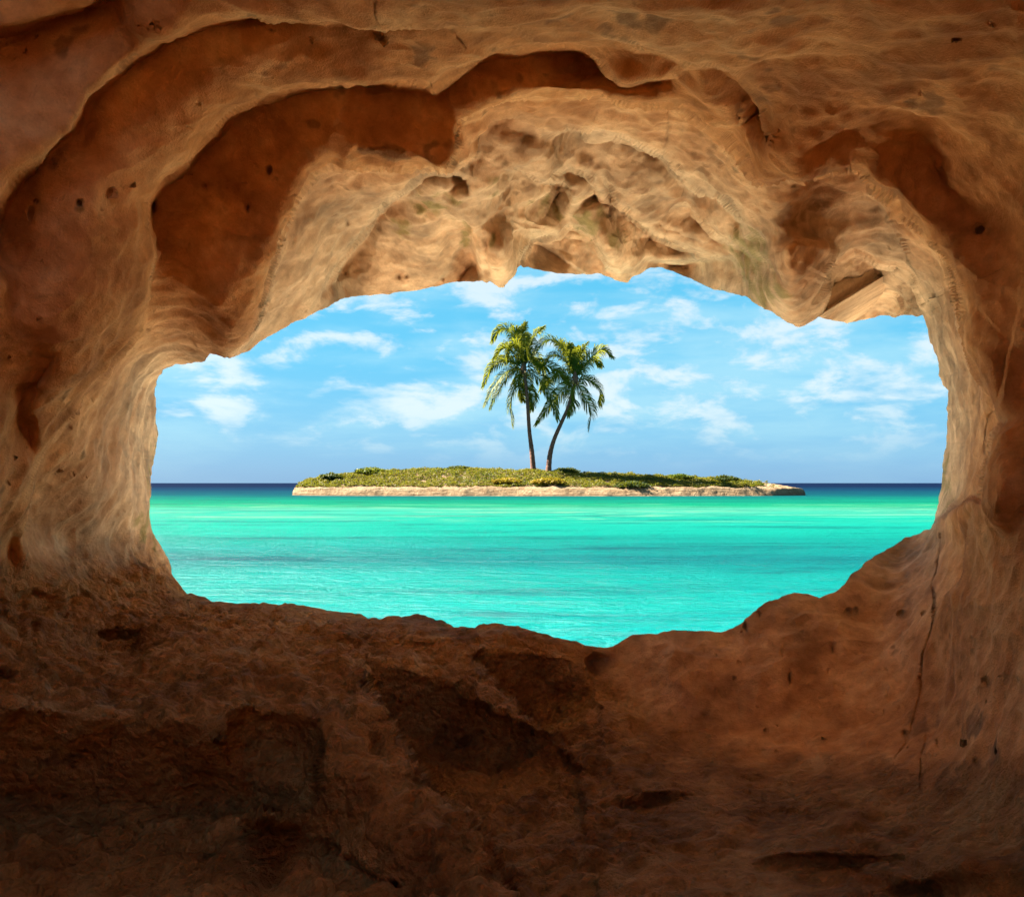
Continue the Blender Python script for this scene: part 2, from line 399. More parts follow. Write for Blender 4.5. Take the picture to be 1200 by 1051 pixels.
# ridges: (points, jump, hollow width px, rounding m, rounding px); the rock is deeper on the right hand of travel
RIDGES = [
([(-60,36),(0,37),(25,36),(60,17),(110,0),(160,-12)], .45, 120, .05, 7),
([(-40,300),(0,255),(9,237),(26,205),(48,183),(71,164),(88,158),(100,134),(108,114),(128,91),(154,68),(183,44),(223,27),(257,20),(300,16),
  (360,22),(420,29),(460,30),(500,27),(543,26),(600,35),(628,47),(671,48),(720,47),(760,54),(800,64),(811,71),(843,74),(871,88),(888,106),
  (898,123),(906,151),(911,171),(917,176)], .55, 110, .10, 9),
([(32,668),(29.5,630),(33,594),(41,558),(47,538),(56,520),(69,502),(90,484),(103,458),(121,433),(143,410),(160,390),(171,364),(178,333),
  (180,300),(174,265),(173,237),(194,211),(217,194),(237,168),(254,157),(271,137),(300,118),(343,103),(386,96),(426,98),(460,101),(494,106),
  (508,111),(528,94),(557,71),(574,63),(600,60),(643,61),(680,54),(697,67),(714,84),(728,98),(740,99),(777,90),(794,80),(820,77)], .75, 120, .14, 10),
([(75,405),(51,443),(36,466),(27,499),(27,520),(38,537)], .16, 25, .05, 6),
([(1147,583),(1140,616),(1133,652),(1130,676),(1125,700)], .55, 70, .10, 8),
([(1008,205),(1025,225),(1044,250),(1059,281),(1069,319),(1080,366)], .45, 60, .06, 5),
([(372,352),(400,310),(425,275),(450,238),(475,222),(492,205),(510,200),(530,202),(545,210),(555,228),(562,233)], .85, 55, .14, 4),
([(551,250),(550,275),(557,300),(563,329)], .35, 40, .06, 5),
([(573,270),(572,300),(574,330)], .14, 14, .03, 4),
([(607,315),(615,295),(623,276)], .40, 60, .06, 5),
([(585,272),(622,275),(655,276),(662,268),(668,265),(680,268),(692,278),(700,292),(712,312),(727,320),(737,310),(744,300)], .45, 45, .06, 5),
([(745,299),(765,305),(800,308),(830,303),(858,300),(868,315),(872,335),(875,348)], .55, 50, .06, 5),
([(741,300),(743,280),(748,276),(768,276)], .12, 25, .03, 4),
([(628,176),(640,160),(668,148),(690,160),(720,158),(748,168),(777,183),(794,203),(814,225),(843,229),(863,248),(876,274),(905,290)], .85, 55, .14, 4),
([(519,199),(545,193),(557,183),(563,160),(574,143),(600,132),(622,122)], .60, 50, .12, 3),
([(800,225),(815,250),(840,275),(870,290),(900,308),(907,335)], .50, 40, .12, 3),
([(640,205),(668,196),(690,205),(700,222),(702,245)], .50, 36, .10, 3),
([(905,300),(930,282),(965,285),(985,300)], -.30, 40, .0, 3),
([(580,205),(605,198),(628,213),(655,214),(675,222)], .70, 42, .12, 3),
([(690,212),(706,206),(717,217),(722,237),(737,254),(754,266),(768,277),(800,290),(840,300)], .75, 42, .12, 3),
([(962,371),(972,345),(973,319),(981,307),(1001,293),(1014,299),(1029,312),(1050,313),(1068,320)], .55, 60, .06, 5),
([(927,181),(957,168),(985,151),(1014,137),(1037,131),(1071,133),(1105,143),(1143,160)], .22, 120, .05, 6),
([(845,70),(860,63),(900,58),(928,50),(971,50),(1010,53),(1030,48),(1051,34),(1086,11),(1110,-10)], .13, 80, .04, 6),
([(705,830),(700,812),(694,790),(690,775),(700,762)], .14, 40, .05, 6),
]

def poly_sd(pts, soft=14.0):
    """signed distance to a polyline, and (softly) how far along it the foot lies"""
    P = np.array(pts, float)
    L = np.linalg.norm(np.diff(P, axis=0), axis=1); cum = np.concatenate([[0], np.cumsum(L)])
    best = np.full(len(px), 1e9); sgn = np.ones(len(px)); ds, fs = [], []
    for k in range(len(P) - 1):
        a, b = P[k], P[k + 1]; t = b - a; l2 = t @ t
        ux, uy = px - a[0], py - a[1]
        f = np.clip((ux * t[0] + uy * t[1]) / l2, 0, 1)
        dx, dy = ux - f * t[0], uy - f * t[1]
        d = np.sqrt(dx * dx + dy * dy)
        m_ = d < best - 1e-6
        best = np.where(m_, d, best); sgn = np.where(m_, np.sign(-t[1] * ux + t[0] * uy), sgn)
        ds.append(d.astype(np.float32)); fs.append((cum[k] + f * L[k]).astype(np.float32))
    num = np.zeros(len(px)); den = np.zeros(len(px))
    for d, f in zip(ds, fs):
        w_ = np.exp(-(d - best) / (4.0 + soft * np.minimum(best / 40.0, 3.0)))
        num += w_ * f; den += w_
    sgn[sgn == 0] = 1
    return best * sgn, num / den, cum[-1]

wob = fbm(np.stack([px / 45, py / 45, np.zeros_like(px)], 1), 3) * 5.0
jump = np.zeros_like(px); bevel = np.zeros_like(px); jump_in = np.zeros_like(px)
in_arch = inside_arch(px, py)
for pts, J, Wd, r, rw in RIDGES:
    d, par, tot = poly_sd(pts)
    d = d + wob * 0.35
    fl = min(60.0, tot * 0.25)
    end = sstep(np.minimum(par, tot - par) / fl, 0.0, 1.0)
    edge = 1 / (1 + np.exp(-np.clip(d / 1.0, -40, 40)))
    jd = J * end * edge * np.exp(-np.maximum(d, 0) / Wd); bv = r * end * (1 - edge) * np.exp(np.minimum(d, 0) / rw)
    pm = np.array(pts, float)
    if inside_arch(pm[:, 0], pm[:, 1]).mean() > 0.5 and pm[:, 1].max() < 400:
        jump_in += jd + bv
    else:
        jump += jd; bevel += bv
Yd = Yd * (1 + (jump + bevel) / 5.0)

# edges of ledges: the face just below the edge is cut back under it
LEDGES = [([(0,705),(40,690),(75,700),(100,690)], .16, 5, 25),([(120,690),(160,682),(200,690)], .12, 4, 20),([(98,737),(137,733),(176,741)], .16, 5, 30),
([(330,742),(375,745),(410,742),(440,752),(480,748),(540,752)], .14, 5, 18),
([(870,1010),(920,1000),(990,1002),(1060,1000),(1080,1012),(1090,1035)], .10, 4, 22),
([(745,925),(800,928),(830,925)], .10, 4, 20),([(860,960),(900,945),(950,948),(985,965)], .10, 5, 24)]
for pts, J, w0, Wd in LEDGES:
    d, par, tot = poly_sd(pts)
    d = d + wob * 0.8
    end = sstep(np.minimum(par, tot - par) / min(30.0, tot * .25), 0, 1)
    dd = np.maximum(d, 0)
    Yd += J * end * (1 - np.exp(-dd / w0)) * np.exp(-dd / Wd) * (d > 0)

rgx = fbm(np.stack([px / 16, py / 16, np.full_like(px, 5.)], 1), 3, 0.6) * 7 + fbm(np.stack([px / 55, py / 55, np.full_like(px, 6.)], 1), 2) * 6
rgy = fbm(np.stack([px / 16, py / 16, np.full_like(px, 15.)], 1), 3, 0.6) * 7 + fbm(np.stack([px / 55, py / 55, np.full_like(px, 16.)], 1), 2) * 6
for pl, cps in REGIONS:
    cr_ = np.array(cps, float)
    mk = inside_poly(pl, px + rgx, py + rgy)
    wr = tps_fit(cr_[:, :2] / 500.0, 1.0 / cr_[:, 2])
    Yd[mk] = 1.0 / np.clip(tps_eval(wr, cr_[:, :2] / 500.0, np.stack([px, py], 1)[mk] / 500.0), 0.12, 0.95)
wti = tps_fit(ci[:, :2] / 500.0, 1.0 / ci[:, 2])
Yin = 1.0 / np.clip(tps_eval(wti, ci[:, :2] / 500.0, np.stack([px, py], 1) / 500.0), 0.125, 0.95)
d, par, tot = poly_sd(ARCH)
d = d + wob * 0.3 * sstep(np.minimum(par, tot - par), 0, 40)
inn = inside_arch(px, py) | (d > 0) & (np.abs(d) < 6)
ad = np.abs(d) * np.where(inn, 1, -1)
edge = 1 / (1 + np.exp(-np.clip(ad / 1.1, -40, 40)))
lipr = 0.16 * np.exp(np.minimum(ad, 0) / 8.0) * (1 - edge)
side_jump = jump_in
Yd = (Yd + lipr) * (1 - edge) + Yin * (1 + side_jump / 5.0) * edge

# rounded blobs: (x, y, rx, ry, metres deeper)
BLOBS = [(592,300,16,34,-.40),(566,300,10,30,-.22),(925,325,46,52,-.65),(716,292,20,30,-.35),(262,395,34,26,-.22),(645,300,28,16,.14),(830,318,30,14,.15),(1000,350,26,18,.12),(205,765,34,20,-.26),(222,748,20,14,-.14),(130,756,55,20,.28),(70,590,32,60,.15),(10,640,14,30,.25),(33,512,8,18,.18),
(870,690,30,20,0),(640,800,60,30,.10),(770,812,50,40,.06),(1010,712,24,14,.05),
(400,745,20,10,-.12),(330,690+20,25,8,-.08),(480,735,40,10,-.10),(590,742,30,8,-.08),(650,830,40,20,.08),(90,880,60,20,.05),
(950,990,60,25,-.16),(860,960,40,16,-.10),(1120,1010,70,20,-.14),(1080,1045,40,10,.12),(760,925,40,9,-.12),(745,945,30,6,.10),
(700,235,26,18,.10),(790,245,30,20,.12),(620,150,25,18,.10),(840,190,30,24,.08),(960,250,20,40,.06),(700,190,20,14,.08)]
for bx, by, rx, ry, dz in BLOBS:
    Yd += dz * np.exp(-((px - bx) / rx) ** 2 - ((py - by) / ry) ** 2)
# ease the stair-steps of the grid along the ridges
G_ = Yd.reshape(NR, NU)
for _ in range(2):
    G_ = (np.roll(G_, 1, 1) + 2 * G_ + np.roll(G_, -1, 1)) / 4
    G_[1:-1] = (G_[:-2] + 2 * G_[1:-1] + G_[2:]) / 4
Yd = G_.ravel().copy()
# small solution pits
PITS = [(316,201,3.5,7),(291,243,3,6),(180,241,3.5,8),(93,238,4,4),(43,235,3,2.5),(35,250,3,8),(132,226,2,3),(155,217,3,1.5),
(1158,800,3.5,9),(1158,824,2,4),(1055,718,5,5),(976,760,4,6),(1042,813,2,4),(873,735,3,5),(890,721,2.5,4),(924,795,3.5,9),
(995,716,3,4),(1003,715,2.5,4),(1080,717,2,3.5),(918,768,3,5),(131,870,2.5,16),(745,924,5,12),(106,468,2,3),
(79,500,3,3),(82,530,1.5,2),(70,555,1.5,2),(85,557,1.5,2),(9,566,2,3),(18,536,1.5,2),(407,250+10,3,5),(405,322,3,3),(468,324,3,3),(477,323,3,3),
(520,327,2,2.5),(1143,912-20,3,4),(1130,870,4,3),(1061,860,5,4),(1100,870,3,3),(1170,880,4,5),(1146,268,3,2.5),(1080,106,3,2),
(1160,22,3,1.5),(1120,48,4,1.5),(242,218,6,6),(8,52,3,4),(30,61,2,4),(44,43,2,3)]
for _ in range(46):
    a = rng.random()
    if a < .5: x_, y_ = rng.uniform(840, 1190), rng.uniform(720, 890)
    elif a < .8: x_, y_ = rng.uniform(10, 180), rng.uniform(180, 640)
    else: x_, y_ = rng.uniform(150, 420), rng.uniform(20, 260)
    r_ = rng.uniform(0.7, 1.5)
    PITS.append((x_, y_, r_, r_ * rng.uniform(1, 2.4)))
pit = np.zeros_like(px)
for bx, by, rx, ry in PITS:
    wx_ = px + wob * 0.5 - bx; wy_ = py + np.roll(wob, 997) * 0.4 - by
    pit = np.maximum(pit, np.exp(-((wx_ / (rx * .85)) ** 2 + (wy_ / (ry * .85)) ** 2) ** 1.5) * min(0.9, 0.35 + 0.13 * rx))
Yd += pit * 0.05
# traced cracks
CRACKS = [[(1094,690),(1090,740),(1084,790),(1074,830),(1066,860),(1050,890)],[(1085,860),(1080,890),(1078,925)],[(440,0),(439,15),(447,28),(443,42),(450,52)],
[(530,31),(536,42),(545,52)],[(1153,532),(1156,500),(1160,486),(1168,480)],[(703,112),(700,130),(693,145)],[(777,185),(783,150),(784,125)],
[(875,92),(866,110),(860,125),(864,140)],[(620,560)]*2,[(930,120),(915,150),(911,168)],[(772,262),(780,270),(778,280)],[(1104,625),(1100,660),(1094,690)]]
for pts in CRACKS:
    if pts[0] == pts[1]: continue
    d, par, tot = poly_sd(pts)
    c = np.exp(-((d + wob * .3) / 1.0) ** 2) * (0.5 + 0.5 * sstep(np.roll(wob, 333), -1.5, 1.5))
    pit = np.maximum(pit, c * 0.75); Yd += c * 0.04

# stains and algae the rock carries
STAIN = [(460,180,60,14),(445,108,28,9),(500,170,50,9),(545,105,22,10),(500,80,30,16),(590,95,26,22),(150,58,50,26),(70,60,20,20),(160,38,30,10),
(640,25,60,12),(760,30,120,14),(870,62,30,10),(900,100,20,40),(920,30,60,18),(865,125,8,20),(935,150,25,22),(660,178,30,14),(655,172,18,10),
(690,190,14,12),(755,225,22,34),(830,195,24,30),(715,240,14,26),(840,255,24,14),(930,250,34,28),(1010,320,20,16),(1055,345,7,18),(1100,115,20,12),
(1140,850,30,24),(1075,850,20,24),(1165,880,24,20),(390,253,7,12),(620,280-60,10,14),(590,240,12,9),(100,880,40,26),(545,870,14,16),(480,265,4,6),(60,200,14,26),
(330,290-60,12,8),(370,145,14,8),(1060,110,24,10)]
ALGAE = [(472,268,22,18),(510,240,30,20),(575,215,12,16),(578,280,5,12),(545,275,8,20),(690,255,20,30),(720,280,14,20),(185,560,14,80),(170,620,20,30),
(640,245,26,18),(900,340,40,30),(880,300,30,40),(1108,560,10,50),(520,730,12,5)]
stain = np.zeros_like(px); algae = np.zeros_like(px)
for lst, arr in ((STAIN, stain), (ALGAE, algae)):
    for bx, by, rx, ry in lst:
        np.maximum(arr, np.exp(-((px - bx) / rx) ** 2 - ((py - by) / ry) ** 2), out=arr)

# to metres
X = (px - CX) / F * Yd
Z = EYE - (py - CY) / F * Yd
base = np.stack([X, Yd, Z], 1)

# which part of the cave: floor below a traced line, ceiling above another
fl_line = np.interp(px, [-400, 0, 100, 200, 230, 560, 720, 790, 900, 1060, 1200, 1600], [690, 668, 655, 650, 640, 620, 800, 870, 898, 905, 905, 930])
is_floor = py > fl_line
fw_ = fbm(np.stack([px / 38, py / 38, np.full_like(px, 3.)], 1), 4, 0.6) * 34
fsoft = 1 + 2.2 * sstep(px, 520, 640) * sstep(920 - px, 0, 120)
floor_w = sstep((py - fl_line + fw_ * fsoft) / fsoft, -26, 30)
right_w = sstep(px + fw_ * 1.5, 640, 820)

# grid normals, then relief along them
def grid_normals(B):
    G = B.reshape(-1, NU, 3)
    du = np.roll(G, -1, 1) - np.roll(G, 1, 1)
    dv = np.gradient(G, axis=0)
    n = np.cross(du, dv); n /= np.linalg.norm(n, axis=2)[..., None] + 1e-12
    return n.reshape(-1, 3)

Nn = grid_normals(base)
view = -(base - np.array([0, 0, EYE])); view /= np.linalg.norm(view, axis=1)[:, None]
if np.median((Nn * view).sum(1)) < 0:
    Nn = -Nn; FLIP = True
else:
    FLIP = False
sj = np.tile(s[:, None], (1, NU)).ravel()
edge_fade = 0.35 + 0.65 * sstep(sj, 0.0, 0.05)
big = fbm(base * 2.0, 4, 0.5)
medr = fbm(base * 6.0, 2, 0.5)
streak = fbm(base * np.array([9.0, 9.0, 2.2]), 2, 0.5)
scal = -np.abs(perlin(base * 2.6 + 4)) * 0.9 - 0.45 * np.abs(perlin(base * 5.7 + 14)) - 0.2 * np.abs(perlin(base * 12.0 + 2))
wallrel = 0.040 * big + 0.006 * medr + 0.002 * streak + 0.050 * (scal + 0.45)
warp = base + 0.05 * np.stack([perlin(base * 9), perlin(base * 9 + 40), perlin(base * 9 + 80)], 1)
cl = ridged(warp * np.array([1, .8, 1]) * 3.6, 3, 0.5)
knob = fbm(warp * 8.0, 2, 0.5)
crumb = np.abs(perlin(warp * 6.5)) + 0.6 * np.abs(perlin(warp * 11.0 + 3))
topness = 0.35 + 0.65 * sstep(Nn[:, 2], 0.35, 0.75)
floorrel = 0.05 * big + 0.045 * (cl - 0.5) + (0.030 * knob + 0.060 * (crumb - 0.5)) * topness
floorrel *= (1 - 0.55 * right_w)
ceil_w = sstep(330 - py, 0, 100) * sstep(px, 330, 420) * sstep(1120 - px, 0, 60) * sstep(py, 90, 140)
ceilrel = 0.05 * (-np.abs(perlin(warp * 2.4 + 8)) - 0.35 * np.abs(perlin(warp * 5.5)) - 0.12 * np.abs(perlin(warp * 9.0)) + 0.45) + 0.010 * knob
rel = (wallrel + ceilrel * ceil_w) * (1 - floor_w) + floorrel * floor_w
pos = base + Nn * (rel * edge_fade)[:, None]
pos = pos.reshape(NR, NU, 3)

# continue behind the photographer and close the chamber
lastr = pos[-1]
back = []
nb = 44
a3 = np.arctan2(lastr[:, 2] - EYE, lastr[:, 0])
for k in range(1, nb + 1):
    t = k / nb
    yk = 1.6 - 8.6 * t
    ex, ez = 2.9 + 0.9 * math.sin(t * 3.0), 1.75 + 0.6 * math.sin(t * 3.0)
    shrink = math.sqrt(max(0.0, 1 - max(0, (t - 0.75) / 0.25) ** 2)) if t > 0.75 else 1.0
    tgt = np.stack([np.cos(a3) * ex * shrink, np.full(NU, yk), EYE + np.maximum(np.sin(a3) * ez, -1.3) * shrink], 1)
    bl = sstep(np.array(t), 0.0, 0.35)
    src = lastr.copy(); src[:, 1] = lastr[:, 1] * (1 - t) + yk * t
    ring = src * (1 - bl) + tgt * bl
    ring += 0.10 * fbm(ring * 1.6, 3)[:, None] * np.stack([np.cos(a3), np.zeros(NU), np.sin(a3)], 1)
    back.append(ring)
back = np.array(back)

# outside: the lip turns out into the cliff face
lip = pos[0]
lpx, lpy = P0[:, 0], P0[:, 1]
dirx, diry = Pout[:, 0] - lpx, Pout[:, 1] - lpy
dl = np.hypot(dirx, diry); dirx /= dl; diry /= dl
outr = []
up_w = sstep(-diry, 0.2, 0.8)
for e, dy in ((2500, 2.6), (1500, 2.3), (900, 2.0), (520, 1.8), (300, 1.6), (170, 1.4), (95, 1.1), (55, 0.8), (30, 0.5), (14, 0.25), (5, 0.08)):
    yk = lip[:, 1] + dy * (0.45 + 0.15 * up_w)
    if e > 100:
        yk = yk * 0.4 + 0.6 * yk.mean() if e > 800 else yk
    ex = lpx + dirx * e; ey = lpy + diry * e
    ring = np.stack([(ex - CX) / F * yk, yk, EYE - (ey - CY) / F * yk], 1)
    if e > 25:
        ring[:, 1] += 0.25 * fbm(ring * 0.9, 4) * min(1, e / 200)
    outr.append(ring)
outr = np.array(outr)
ALL = np.concatenate([outr, pos, back], 0)
NT_R = ALL.shape[0]; NO = len(outr)
V = ALL.reshape(-1, 3)
GN = grid_normals(V)
if FLIP: GN = -GN
def pad(a):
    a = a.reshape(NR, NU)
    return np.concatenate([np.zeros((NO, NU)), a, np.zeros((nb, NU))], 0).ravel()
stA, alA, piA = pad(stain), pad(algae), pad(pit)
flA = np.concatenate([np.zeros((NO, NU)), floor_w.reshape(NR, NU), np.repeat(floor_w.reshape(NR, NU)[-1:], nb, 0)], 0).ravel()

def ramp_np(v, stops):
    x = [p for p, c in stops]
    return np.stack([np.interp(v, x, [c[i] for p, c in stops]) for i in range(3)], 1)
def mixc(f, a, b):
    return a * (1 - f[:, None]) + np.asarray(b) * f[:, None]
bigc = fbm(V * 1.2, 3, 0.55); medc = fbm(V * 4.5, 3, 0.6); blot = fbm(V * 7.5 + 31, 3, 0.6)
strc = fbm(V * np.array([6.0, 6.0, 1.8]), 2, 0.5); redc = fbm(V * 2.2 + 77, 4, 0.6)
tv = 0.55 * bigc + 0.55 * medc + 0.22 * strc * (1 - flA) + 0.35 * blot
ctone = ramp_np(tv, [(-0.42, (0.36, 0.150, 0.050)), (0.0, (0.60, 0.285, 0.105)), (0.40, (0.76, 0.44, 0.205))])
ftone = ramp_np(tv, [(-0.42, (0.34, 0.142, 0.046)), (0.0, (0.64, 0.305, 0.105)), (0.40, (0.80, 0.46, 0.19))])
tone_rgb = mixc(flA, ctone, ftone)
mouth_pale = sstep(V[:, 1], 4.2, 5.9) * (1 - flA)          # paler, less orange tone towards the mouth, floor left out
tone_rgb = mixc(0.85 * mouth_pale, tone_rgb, tone_rgb.mean(1)[:, None] * np.array([1.46, 1.12, 0.80]))
tone_rgb = mixc(0.40 * sstep(redc, 0.05, 0.40), tone_rgb, (0.38, 0.165, 0.06))
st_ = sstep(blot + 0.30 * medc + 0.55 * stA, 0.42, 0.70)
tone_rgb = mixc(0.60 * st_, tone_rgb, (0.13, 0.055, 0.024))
al_ = sstep(0.8 * blot + 0.75 * alA, 0.40, 0.80)
tone_rgb = mixc(0.70 * al_, tone_rgb, (0.16, 0.15, 0.04))
tone_rgb = mixc(np.clip(piA * 0.62, 0, 1), tone_rgb, (0.03, 0.015, 0.008))  # shade inside the pits and cracks painted into the tone as near-black

# face classes
r_i = np.arange(NT_R - 1)[:, None]; c_i = np.arange(NU)[None, :]
i00 = (r_i * NU + c_i); i01 = (r_i * NU + (c_i + 1) % NU); i10 = i00 + NU; i11 = i01 + NU
quads = np.stack([i00, i01, i11, i10], -1).reshape(-1, 4)
if FLIP: quads = quads[:, ::-1]
# (normals must look into the chamber)
fpx = np.concatenate([np.repeat(PX[:1], NO, 0), PX, np.repeat(PX[-1:], nb, 0)], 0)[:-1].ravel()
fpy = np.concatenate([np.repeat(PY[:1], NO, 0), PY, np.repeat(PY[-1:], nb, 0)], 0)[:-1].ravel()
f_line = np.interp(fpx, [-400, 0, 100, 200, 230, 690, 745, 760, 830, 900, 1060, 1200, 1600], [690, 668, 655, 650, 640, 640, 800, 880, 905, 898, 905, 905, 930])
cls = np.full(len(quads), 1)                       # 1 left wall
cls[fpx > 640] = 2                                 # 2 right wall
cl_line = np.interp(fpx, [-400, 60, 170, 178, 186, 255, 300, 640, 1000, 1050, 1076, 1086, 1110, 1600], [-330, -120, 90, 235, 300, 440, 440, 440, 440, 440, 400, 300, 180, -330])
cls[fpy < cl_line] = 3                             # 3 ceiling
cls[fpy > f_line] = 0                              # 0 floor
# roof openings over and behind the camera, added to let in sky and sun
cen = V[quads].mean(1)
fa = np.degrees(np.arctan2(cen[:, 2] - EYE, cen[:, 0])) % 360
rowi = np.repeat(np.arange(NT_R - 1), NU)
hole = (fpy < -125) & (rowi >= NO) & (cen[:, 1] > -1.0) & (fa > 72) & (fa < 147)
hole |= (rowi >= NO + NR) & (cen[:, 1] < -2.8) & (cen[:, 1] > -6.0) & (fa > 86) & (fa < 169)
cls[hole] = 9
names = {0: ("cave_floor", M_ROCK), 1: ("cave_wall", M_ROCK), 2: ("cave_wall", M_ROCK), 3: ("cave_ceiling", M_ROCK)}
labels = {0: "rough brown rock floor and ledges of the cave below the sea view", 1: "tan rock wall and pillar at the left of the cave mouth",
          2: "dark brown rock wall at the right of the cave mouth", 3: "scalloped tan rock ceiling with hanging lobes above the cave mouth"}
for k in range(4):
    fq = quads[cls == k]
    used, inv = np.unique(fq, return_inverse=True)
    me = mesh_np(names[k][0], V[used], inv.reshape(-1, 4))
    add_attr(me, 'rough_rock', flA[used])
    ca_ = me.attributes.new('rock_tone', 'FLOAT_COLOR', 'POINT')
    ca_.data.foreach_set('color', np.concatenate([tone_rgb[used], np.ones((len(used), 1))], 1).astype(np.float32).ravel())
    me.normals_split_custom_set_from_vertices(GN[used].astype(np.float32))
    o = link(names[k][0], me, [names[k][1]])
    tag(o, labels[k], kind='structure')


# unseen rock hump added to keep sun out of the front roof opening
prof = catmull_np = np.array([(-1.95,1.72),(-1.92,2.4),(-2.0,3.4),(-2.3,4.5),(-3.0,5.1),(-4.5,4.8),(-7,3.2),(-9.5,0.8)])
tt = np.linspace(0, 7, 70); ys_h = np.linspace(-2.6, 5.8, 80)
pxh = np.interp(tt, np.arange(8), prof[:, 0]); pzh = np.interp(tt, np.arange(8), prof[:, 1])
HV = []
for yy in ys_h:
    tp = math.sin(math.pi * min(1, max(0, (yy + 2.6) / 8.4))) ** 0.35
    HV.append(np.stack([pxh, np.full(70, yy), EYE + 1.72 + (pzh - 1.72) * tp], 1))
HV = np.array(HV).reshape(-1, 3)
nh = fbm(HV * 0.8, 4)
HV[:, 0] -= np.abs(nh) * 0.5; HV[:, 2] += nh * 0.25 * (HV[:, 2] > EYE + 1.9)
ih = (np.arange(79)[:, None] * 70 + np.arange(69)[None]).reshape(-1)
me = mesh_np("roof_sun_blocker", HV, np.stack([ih, ih + 1, ih + 71, ih + 70], 1))
ca_ = me.attributes.new('rock_tone', 'FLOAT_COLOR', 'POINT')
tn_ = ramp_np(fbm(HV * 1.5, 4), [(-0.4, (0.34, 0.17, 0.07)), (0.4, (0.62, 0.38, 0.18))])
ca_.data.foreach_set('color', np.concatenate([tn_, np.ones((len(tn_), 1))], 1).astype(np.float32).ravel())
tag(link("roof_sun_blocker", me, [M_ROCK]), "unseen rock hump added beside the roof opening to block the sun", kind='structure')

# ------------------------------------------------------------------ unseen sand shelf added to bounce warm sunlight up into the cave
def grid_mesh(name, xs, ys, zf):
    Xg, Yg = np.meshgrid(xs, ys)
    Zg = zf(Xg, Yg)
    Vv = np.stack([Xg, Yg, Zg], -1).reshape(-1, 3)
    nx, ny = len(xs), len(ys)
    a = (np.arange(ny - 1)[:, None] * nx + np.arange(nx - 1)[None, :]).reshape(-1)
    return mesh_np(name, Vv, np.stack([a, a + 1, a + nx + 1, a + nx], 1))

def bounce_shelf_z(x, y):
    edge = 7.9 + 2.8 * np.clip((np.abs(x - 0.5) - 1.0) / 2.4, 0, 1)
    n = fbm(np.stack([x.ravel() * 1.5, y.ravel() * 1.5, np.zeros(x.size)], 1), 3).reshape(x.shape)
    z = 0.16 + 0.03 * n
    return z - 0.6 * sstep(y, edge - 0.5, edge + 0.7)
m, t, out = new_mat("bounce_sand")
g = t.new('ShaderNodeNewGeometry')
c = t.ramp(t.noise(g.outputs['Position'], 3, 8, 0.7), [(0.3, (0.66, 0.50, 0.33)), (0.7, (0.80, 0.65, 0.47))])
bs = t.new('ShaderNodeBsdfPrincipled'); t.link(c, bs.inputs['Base Color']); bs.inputs['Roughness'].default_value = 0.95
bs.inputs['Specular IOR Level'].default_value = 0.1
t.link(bs.outputs[0], out.inputs[0])
M_BOUNCE_SAND = m
me = grid_mesh("bounce_shelf", np.linspace(-9, 9, 120), np.linspace(5.2, 12, 60), bounce_shelf_z)
tag(link("bounce_shelf", me, [M_BOUNCE_SAND]), "unseen pale sand strip added below the cave mouth to bounce sunlight", kind='structure')

# ------------------------------------------------------------------ sea
m, t, out = new_mat("shallow_turquoise_sea")
g = t.new('ShaderNodeNewGeometry')
P = g.outputs['Position']
sp = t.new('ShaderNodeSeparateXYZ'); t.link(P, sp.inputs[0])
lg = t.math('LOGARITHM', t.math('MAXIMUM', sp.outputs[1], 1.0), 10.0)     # log10 of the distance offshore
stre = t.noise(t.vmul(P, (0.012, 0.10, 0.0)), 1.0, 10, 0.68, 0.4)
lg2 = t.math('ADD', lg, t.math('MULTIPLY', t.math('SUBTRACT', stre, 0.5), 0.24))
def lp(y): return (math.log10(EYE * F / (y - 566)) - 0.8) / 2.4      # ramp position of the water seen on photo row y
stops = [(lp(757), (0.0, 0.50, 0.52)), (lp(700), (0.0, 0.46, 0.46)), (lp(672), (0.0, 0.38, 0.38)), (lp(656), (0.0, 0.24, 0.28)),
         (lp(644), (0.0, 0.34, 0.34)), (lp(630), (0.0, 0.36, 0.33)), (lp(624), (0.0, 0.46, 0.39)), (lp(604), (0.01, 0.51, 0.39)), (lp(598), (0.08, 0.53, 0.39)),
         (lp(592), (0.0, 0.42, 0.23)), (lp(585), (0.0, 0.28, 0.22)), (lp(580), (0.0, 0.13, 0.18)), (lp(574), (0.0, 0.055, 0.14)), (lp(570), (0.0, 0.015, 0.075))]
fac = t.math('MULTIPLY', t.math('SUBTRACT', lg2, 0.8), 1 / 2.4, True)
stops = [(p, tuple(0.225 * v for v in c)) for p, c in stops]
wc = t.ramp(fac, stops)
# darker weed and ripple streaks
rp = t.noise(t.vmul(P, (0.08, 0.34, 0.0)), 1.0, 12, 0.78, 0.3)
wc = t.mix(t.math('MULTIPLY', t.smooth(rp, 0.50, 0.64), 0.85), wc, t.vmul(wc, (0.5, 0.42, 0.55)))
wc = t.mix(t.math('MULTIPLY', t.smooth(t.math('SUBTRACT', 1.0, rp), 0.51, 0.66), 0.5), wc, t.vmul(wc, (1.0, 1.30, 1.34)))
pal = t.noise(t.vmul(P, (0.09, 0.30, 0.0)), 1.0, 9, 0.72, 1.0)
band = t.math('MULTIPLY', t.smooth(lg, 1.55, 1.66), t.math('SUBTRACT', 1.0, t.smooth(lg, 1.80, 1.9)))
wc = t.mix(t.math('MULTIPLY', t.math('MULTIPLY', t.smooth(pal, 0.5, 0.66), band), 0.6), wc, (0.09, 0.17, 0.11))
df = t.new('ShaderNodeBsdfDiffuse'); t.link(wc, df.inputs[0])
gl = t.new('ShaderNodeBsdfGlossy'); gl.inputs['Roughness'].default_value = 0.3
